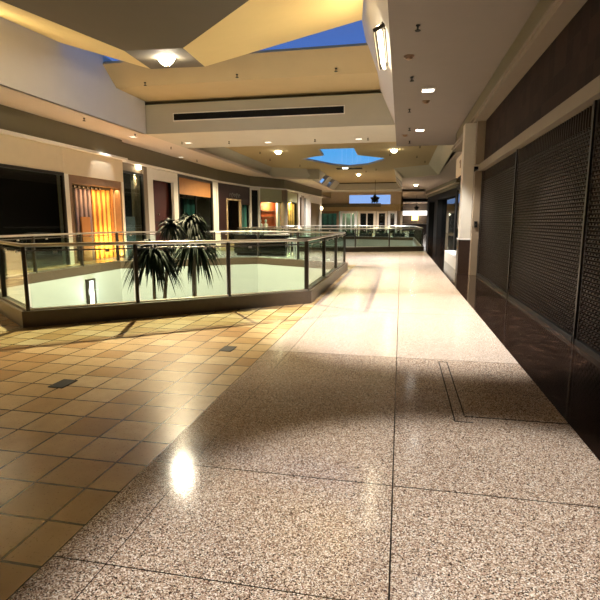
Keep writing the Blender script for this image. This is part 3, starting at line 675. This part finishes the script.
# ------------------------------------------------------------------ lamps and ceiling devices
def square_light(p, label, group, s=.15, lm='lampw', energy=0, aim=None, size=80):
    t = thing('ceiling_light', label, 'recessed light', p, group); x, y, z = p
    b = B().ring([(x - s - .03, y - s - .03), (x + s + .03, y - s - .03), (x + s + .03, y + s + .03), (x - s - .03, y + s + .03)], [(x - s, y - s), (x + s, y - s), (x + s, y + s), (x - s, y + s)], z - .02, z)
    q = mk('trim', b, 'white', t); mk('lens', B().box(x - s, x + s, y - s, y + s, z - .014, z), lm, q)
    if energy: spot('downlight', (x, y, z - .05), (x, y, 0), energy, size, .35, .1)
    return t
gr = 'square recessed lights along the right soffit'
square_light((.62, 14.69, ZS), 'nearest visible square recessed light in the right corridor ceiling', gr, energy=2500, size=72)
square_light((.62, 20.77, ZS), 'second square recessed light farther along the right corridor ceiling', gr, energy=2800, size=74)
square_light((.62, 8.4, ZS), 'square recessed light in the right ceiling just above the top of the view', gr, energy=3400, size=68)
square_light((.62, 1.9, ZS), 'square recessed light in the right ceiling over the camera', gr, energy=1500, size=48)
gr = 'square recessed lights under the deep beam'
for (px, py), lab in zip(((133, 136.5), (188, 142.7), (268, 142), (358.7, 138.7)), ('at the left end of the beam', 'under the beam, left of the slot diffuser middle', 'at the middle of the beam underside', 'near the right end of the beam underside')):
    p = atz(px, py, ZS); square_light((p.x, p.y, ZS), 'square recessed light ' + lab, gr, .12, 'lampd', energy=0 if px == 133 else 1500, size=84)
p = atz(181, 157, ZS); square_light((p.x, p.y, ZS), 'square recessed light in the left soffit above the shops', None, .12, 'lampd', energy=0)
def round_light(p, label, r, m='lamp', group=None):
    t = thing('ceiling_light', label, 'round light', p, group); x, y, z = p
    q = mk('trim', B().lathe((x, y, z - .03), [(r * 1.25, .03), (r * 1.25, .01), (r * 1.05, 0), (r * 1.02, .02)], 20), 'white', t, True)
    mk('lens', B().lathe((x, y, z - .03), [(.02, -r * .8), (r * .5, -r * .7), (r * .85, -r * .4), (r, 0), (r, .02)], 20), m, q, True)
    return t
pl = atz(166, 57, 5.84); round_light((pl.x, pl.y, 5.83), 'glaring round lamp set in the dark underside of the ceiling baffle', .2, 'glare')
spot('baffle_lamp', (pl.x, pl.y, 5.58), (pl.x, pl.y, 0), 9500, 126, .35, .06, (1, .80, .48))
for (px, py), lab in (((278, 151), 'bright round ceiling lamp left of the far star skylight'), ((394, 149.5), 'bright round ceiling lamp right of the far star skylight')):
    p = atz(px, py, Z2); round_light((p.x, p.y, Z2), lab, .2, 'lamp', 'round lamps of the second coffer')
    spot('coffer_lamp', (p.x, p.y, Z2 - .24), (p.x, p.y, 0), 4500, 150, .3, .12, (1, .84, .55))
for (x, y, z), lab in (((-4.0, 47.0, 6.0), 'added round lamp in the narrow bay beyond the star skylight'), ((-4.0, 66.0, 6.2), 'added round lamp in the far bay before the clerestory'), ((1.3, 50.0, ZS), 'added round lamp over the far corridor by the black portal'), ((3.0, 85.0, ZS), 'added round lamp deep in the far right corridor')):
    round_light((x, y, z), lab, .16, 'lamp', 'added round lamps of the far bays'); spot('far_fill', (x, y, z - .25), (x, y, 0), 1400 if x > 0 else 3800, 150, .3, .12)  # lamps added to brighten the far bays, no known fixtures there
def head(p, label, group, s=1.0):
    s *= 1.15; x, y, z = p; t = thing('sprinkler_head', label, 'sprinkler', (x, y, z), group)
    mk('pipe', B().lathe((x, y, z - .078 * s), [(.014 * s, .0), (.014 * s, .06 * s), (.035 * s, .064 * s), (.035 * s, .083 * s)], 10), 'black', t)
    mk('deflector', B().lathe((x, y, z - .09 * s), [(.045 * s, 0), (.05 * s, .008 * s), (.02 * s, .013 * s)], 10), 'black', t)
    return t
ords = ['nearest', 'second', 'third', 'fourth', 'fifth', 'sixth', 'seventh', 'eighth', 'ninth']
for k, (px, py) in enumerate(((418, 25), (412, 77), (409.5, 109), (409.5, 128), (409.5, 141))):
    p = atz(px, py, ZS); head(tuple(p), ords[k] + ' black sprinkler head along the right corridor ceiling', 'sprinklers on the right soffit')
for k, ((px, py), lab) in enumerate((((145, 80.5), 'left'), ((237, 76), 'middle'), ((336, 72), 'right'))):
    p = atz(px, py + 2, 6.5) if py > 78 else aty(px, py, 17.2)
    z = p.z if py > 78 else 6.5 + max(0, (17.4 - 17.2)) * .75
    p = p if py > 78 else aty(px, py, 17.2)
    head((p.x, p.y if py > 78 else 17.2, z), lab + ' black sprinkler head on the yellow coffer slope above the beam', 'sprinklers in the near coffer')
for k, (px, py) in enumerate(((171, 147), (182, 142), (229, 141.5), (315, 139.5), (368, 138))):
    p = atz(px, py, ZS); head(tuple(p), ('leftmost', 'second from left', 'third from left', 'fourth from left', 'rightmost')[k] + ' sprinkler head under the deep beam', 'sprinklers under the beam', .9)
for k, (px, py) in enumerate(((84, 118), (135, 134), (197, 160))):
    p = atz(px, py, ZS); head(tuple(p), ords[k] + ' sprinkler head on the left soffit above the shops', 'sprinklers on the left soffit')
for k, (px, py) in enumerate(((260, 153), (270, 160), (300, 166), (420, 147), (417, 157), (425, 162), (390, 155), (376, 170), (366, 172))):
    p = atz(px, py - 1, Z2); head(tuple(p), ords[k] + ' tiny sprinkler head around the far star skylight, from the left', 'sprinklers of the second coffer', 1.1)
for (px, py), lab in (((409, 56), 'brown dome detector on the right corridor ceiling, nearest the coffer sconce'), ((426, 101), 'small brown detector just beyond the nearest square light'), ((405, 135), 'small brown detector far along the right corridor ceiling')):
    p = atz(px, py, ZS); t = thing('smoke_detector', lab, 'detector', tuple(p), 'detectors on the right soffit')
    mk('base', B().lathe(p - V((0, 0, .03)), [(.11, 0), (.12, .03)], 16), 'dwood', t, True); mk('dome', B().lathe(p - V((0, 0, .085)), [(.03, 0), (.07, .02), (.085, .055)], 16), 'dwood', t, True)
# slot diffuser in the beam face
xa, xb = aty(174, 115, 19.5).x, aty(344, 110, 19.5).x; za = aty(260, 113.5, 19.5).z
t = thing('air_diffuser', 'long black slot air diffuser in the face of the deep beam', 'vent', ((xa + xb) / 2, 19.48, za))
mk('slot', B().box(xa, xb, 19.47, 19.5, za - .13, za + .13), 'black', t)
mk('frame', B().frame3([(xa - .03, 19.45, za - .16), (xb + .03, 19.45, za - .16), (xb + .03, 19.45, za + .16), (xa - .03, 19.45, za + .16)], [(xa, 19.45, za - .13), (xb, 19.45, za - .13), (xb, 19.45, za + .13), (xa, 19.45, za + .13)], (0, .05, 0)), 'white', t)
p = atz(350, 169.5, Z2); p.y = 41.9; t = thing('air_diffuser', 'short dark slot in the ceiling just beyond the star skylight', 'vent', (p.x, p.y, Z2))
mk('slot', B().box(p.x - 1.0, p.x + 1.1, p.y - .4, p.y + .3, Z2 - .05, Z2 - .004), 'black', t); mk('lamp', B().box(p.x - .45, p.x - .05, p.y - .6, p.y - .42, Z2 - .07, Z2 - .005), 'lampw', t)
# sconces
def coffer_sconce(sx, y0, y1, label):
    xe, sl = (-.33, -.45) if sx > 0 else (-10.5, 0.0)
    zc = 5.5; xf = lambda z: xe + sl * (z - 5.2)
    t = thing('wall_sconce', label, 'sconce', (xf(zc), (y0 + y1) / 2, zc), 'long sconces on the coffer sides')
    n = V((-1, 0, -.45)).normalized() if sx > 0 else V((1, 0, 0)); upv = V((-.45, 0, 1)).normalized() if sx > 0 else V((0, 0, 1))
    q = lambda y, e, h: V((xf(zc), y, zc)) + n * e + upv * h
    bxs = lambda b, ya, yb, e0, e1, h0, h1: b.hexa([q(y, e, h) for h in (h0, h1) for y, e in ((ya, e0), (yb, e0), (yb, e1), (ya, e1))])
    mk('back_plate', bxs(B(), y0 + .1, y1 - .1, 0, .03, -.12, .04), 'brass', t)
    mk('diffuser', bxs(B(), y0 + .05, y1 - .05, .09, .15, -.16, .0), 'lamps', t)
    mk('frame', B().frame3([q(y0, 0, -.1), q(y0, .24, -.1), q(y1, .24, -.1), q(y1, 0, -.1)], [q(y0 + .06, 0, -.1), q(y0 + .06, .19, -.1), q(y1 - .06, .19, -.1), q(y1 - .06, 0, -.1)], upv * .07, True), 'brass', t)
    a = area('sconce_light', q((y0 + y1) / 2, .2, -.05), q((y0 + y1) / 2, 1.2, .9), 110, y1 - y0, .15, (1, .80, .45))
    a.rotation_euler = (q(0, 1.2, .7) - q(0, .2, -.05)).to_track_quat('-Z', 'X').to_euler(); a.data.size, a.data.size_y = .15, y1 - y0
    return t
coffer_sconce(1, 10.5, 13.0, 'long lit sconce in a dark frame on the right side of the near coffer')
coffer_sconce(-1, 9.2, 11.2, 'added long lit sconce on the left side of the near coffer, out past the left edge')  # unseen twin of the right sconce, added to light the left fin
xw = H1[3][0]; q0, q1 = atx(84.3, 280, xw), atx(94, 303, xw)
yc = (atx(87, 290, xw).y + atx(92, 290, xw).y) / 2; zc = -.57
t = thing('wall_sconce', 'dark framed rectangular sconce glowing on the white wall inside the floor opening', 'sconce', (xw, yc, zc))
ya, yb = yc - .19, yc + .19
mk('diffuser', B().box(xw + .01, xw + .06, ya + .07, yb - .07, zc - .36, zc + .36), 'lampc', t)
fr4 = lambda g, h: [(xw, ya + g, zc - .42 + h), (xw, yb - g, zc - .42 + h), (xw, yb - g, zc + .42 - h), (xw, ya + g, zc + .42 - h)]
mk('frame', B().frame3(fr4(0, 0), fr4(.07, .06), (.1, 0, 0)), 'brass', t)
point('well_light', (xw + .3, yc, zc), 22, .1, (1, 1, .94))
area('well_fill_lamp', (-5.5, 12.5, -4.9), (-5.5, 12.5, 0), 200, 3, 5, (.95, 1, .92)).name = 'lower_level_fill'  # unseen upward fill light below the opening, no fixture built

# ------------------------------------------------------------------ floor details
for (px, py), lab in (((228, 349), 'small dark floor box cover in the tan tiles near the terrazzo'), ((63, 384), 'small dark floor box cover in the tan tiles at the left edge')):
    p = atz(px, py, 0); t = thing('floor_box', lab, 'floor box', (p.x, p.y, 0), 'floor box covers in the tiles')
    mk('plate', B().box(p.x - .07, p.x + .07, p.y - .11, p.y + .11, 0, .006), 'black', t); mk('rim', B().ring([(p.x - .08, p.y - .12), (p.x + .08, p.y - .12), (p.x + .08, p.y + .12), (p.x - .08, p.y + .12)], [(p.x - .07, p.y - .11), (p.x + .07, p.y - .11), (p.x + .07, p.y + .11), (p.x - .07, p.y + .11)], 0, .008), 'black', t)
b = B()
for x0, x1, y0, y1 in ((.475, .485, 3.95, 5.7), (.565, .575, 4.1, 5.72), (.48, .62, 3.945, 3.957), (.57, 1.37, 4.07, 4.08), (.48, .575, 5.70, 5.715)):
    b.box(x0, x1, y0, y1, 0, .003)
t = struct('trim_trench', b, 'black')

# ------------------------------------------------------------------ plants rising through the opening
def rosette(b, c, n, ln, rnd, up=.55, droop=1.0, w=.024):
    for k in range(n):
        a = k * 2.39996 + rnd.uniform(-.2, .2); el = rnd.uniform(-.9, 2.0) * up + .1; L_ = ln * rnd.uniform(.75, 1.1)
        h = V((math.cos(a), math.sin(a), 0)); side = V((-h.y, h.x, 0)); m = 6; pv = None
        for i in range(m + 1):
            s_ = i / m; x = L_ * s_ * math.cos(el); z = L_ * (s_ * math.sin(el) - droop * .8 * s_ ** 2.0 * math.cos(el * .6))
            p = V(c) + h * x * (1 - .18 * s_) + V((0, 0, z)); ww = w * (.7 + 1.1 * s_) * (1 - s_ ** 2.4) + .002
            cur = [b.bm.verts.new(p - side * ww), b.bm.verts.new(p + V((0, 0, -ww * .5))), b.bm.verts.new(p + side * ww)]
            if pv:
                b.bm.faces.new((pv[0], pv[1], cur[1], cur[0])); b.bm.faces.new((pv[1], pv[2], cur[2], cur[1]))
            pv = cur
def dracaena(x, y, heads, label, seed):
    rnd = random.Random(seed); t = thing('dracaena_tree', label, 'plant', (x, y, -5.2), 'tall plants in the floor opening')
    mk('pot', B().lathe((x, y, -5.2), [(.38, 0), (.5, .7), (.54, .72), (.54, .8), (.46, .8), (.45, .72)], 20), 'pot', t, True)
    for hx, hy, hz, ln, n in heads:
        k = 8; pts = [(x + hx * (i / k) ** 2, y + hy * (i / k) ** 2, -4.5 + (hz + 4.5) * i / k) for i in range(k + 1)]
        tk = mk('trunk', B().tube(pts, [.06 - .025 * i / k for i in range(k + 1)], 8), 'bark', t, True)
        fb_ = B(); rosette(fb_, pts[-1], n, ln, rnd); mk('foliage', fb_, 'leaf', tk, True)
    return t
pA = aty(153, 262, 10.2); pB = aty(192, 240, 12.2)
dracaena(pA.x, pA.y, [(0, 0, pA.z + .22, .86, 280), (.25, .45, 1.52, .5, 90)], 'tall drooping dracaena behind the near glass, left of the two', 3)
dracaena(pB.x, pB.y, [(0, 0, 1.58, .70, 240), (.12, -.1, 1.05, .98, 230)], 'taller bushy dracaena with bare stem showing, right of the two', 5)

# ------------------------------------------------------------------ kiosk across the opening and far furniture
t = thing('kiosk_counter', 'long dark counter with a pale worktop standing beyond the railing', 'counter', (-6.6, 23, 0))
x0, x1 = aty(234, 240, 22.6).x, aty(285, 240, 22.6).x
mk('body', B().box(x0, x1, 22.6, 23.4, .12, .98), 'blackg', t, bevel=.01); mk('plinth', B().box(x0 + .1, x1 - .1, 22.7, 23.3, 0, .12), 'black', t)
mk('worktop', B().box(x0 + (x1 - x0) * .6, x1 + .03, 22.55, 23.45, .98, 1.05), 'white', t); mk('top', B().box(x0, x0 + (x1 - x0) * .6, 22.6, 23.4, .98, 1.0), 'black', t)
mk('rail', B().box(x0 + (x1 - x0) * .6, x1, 22.57, 22.6, .78, .80), 'steel', t)
t = thing('side_panel_stand', 'small white legged stand at the right end of the dark counter', 'stand', (x1 + .25, 23, 0))
for sx in (.08, .38): mk('leg', B().box(x1 + sx, x1 + sx + .05, 22.7, 22.75, 0, .8), 'white', t)
for sx in (.08, .38): mk('leg', B().box(x1 + sx, x1 + sx + .05, 23.2, 23.25, 0, .8), 'white', t)
mk('top', B().box(x1 + .06, x1 + .45, 22.66, 23.3, .8, .84), 'white', t)
rnd = random.Random(11)
places = ['leftmost', 'second from the left', 'third from the left', 'fourth from the left', 'fifth from the left', 'rightmost']
for k in range(6):
    x = -6.6 + k * 1.6; y = 49.2 + (k % 2) * .4
    t = thing('planter', 'dark bushy planter behind the far railing, ' + places[k] + ' of the row', 'planter', (x, y, 0), 'planters beyond the far opening')
    mk('box', B().box(x - .6, x + .6, y - .3, y + .3, 0, .5), 'black', t, bevel=.02)
    fb_ = B()
    for q in range(3): rosette(fb_, (x - .4 + q * .4, y, .5 + rnd.uniform(0, .15)), 26, .42, rnd, .9, .7, .05)
    mk('foliage', fb_, 'leaf', t, True)
for (px, py, Y, s), lab in (((375, 199.5, 54, 1.0), 'dark leafy ball hanging in front of the blue clerestory'), ((416.5, 209, 70, .75), 'small dark hanging ball over the far right corridor')):
    p = aty(px, py - 1.5, Y); t = thing('hanging_planter', lab, 'hanging planter', tuple(p), 'hanging planters')
    zc_ = 6.0 if Y < 60 else 5.2
    mk('rod', B().tube([p, (p.x, p.y, zc_)], .02, 6), 'black', t)
    mk('bowl', B().lathe(p - V((0, 0, .25 * s)), [(.15 * s, 0), (.42 * s, .12 * s), (.5 * s, .3 * s), (.46 * s, .32 * s)], 14), 'black', t, True)
    fb_ = B(); rosette(fb_, p, 160, .55 * s, rnd, .9, .7, .08); mk('foliage', fb_, 'leaf', t, True)

# ------------------------------------------------------------------ daylight
wd = bpy.data.worlds.new('sky'); C.world = wd; wd.use_nodes = True; nt = wd.node_tree; bg = nt.nodes['Background']
tc = nt.nodes.new('ShaderNodeTexCoord'); sp = nt.nodes.new('ShaderNodeSeparateXYZ'); rp = nt.nodes.new('ShaderNodeValToRGB')
nt.links.new(tc.outputs['Generated'], sp.inputs[0]); nt.links.new(sp.outputs[2], rp.inputs[0]); nt.links.new(rp.outputs[0], bg.inputs[0])
e = rp.color_ramp.elements; e[0].position = .02; e[0].color = (.34, .50, .88, 1); e[1].position = .42; e[1].color = (.06, .13, .40, 1)
for pz, c in ((.07, (.26, .48, .90)), (.13, (.11, .44, .90)), (.27, (.085, .19, .56))): x = e.new(pz); x.color = (*c, 1)
bg.inputs[1].default_value = 1.0
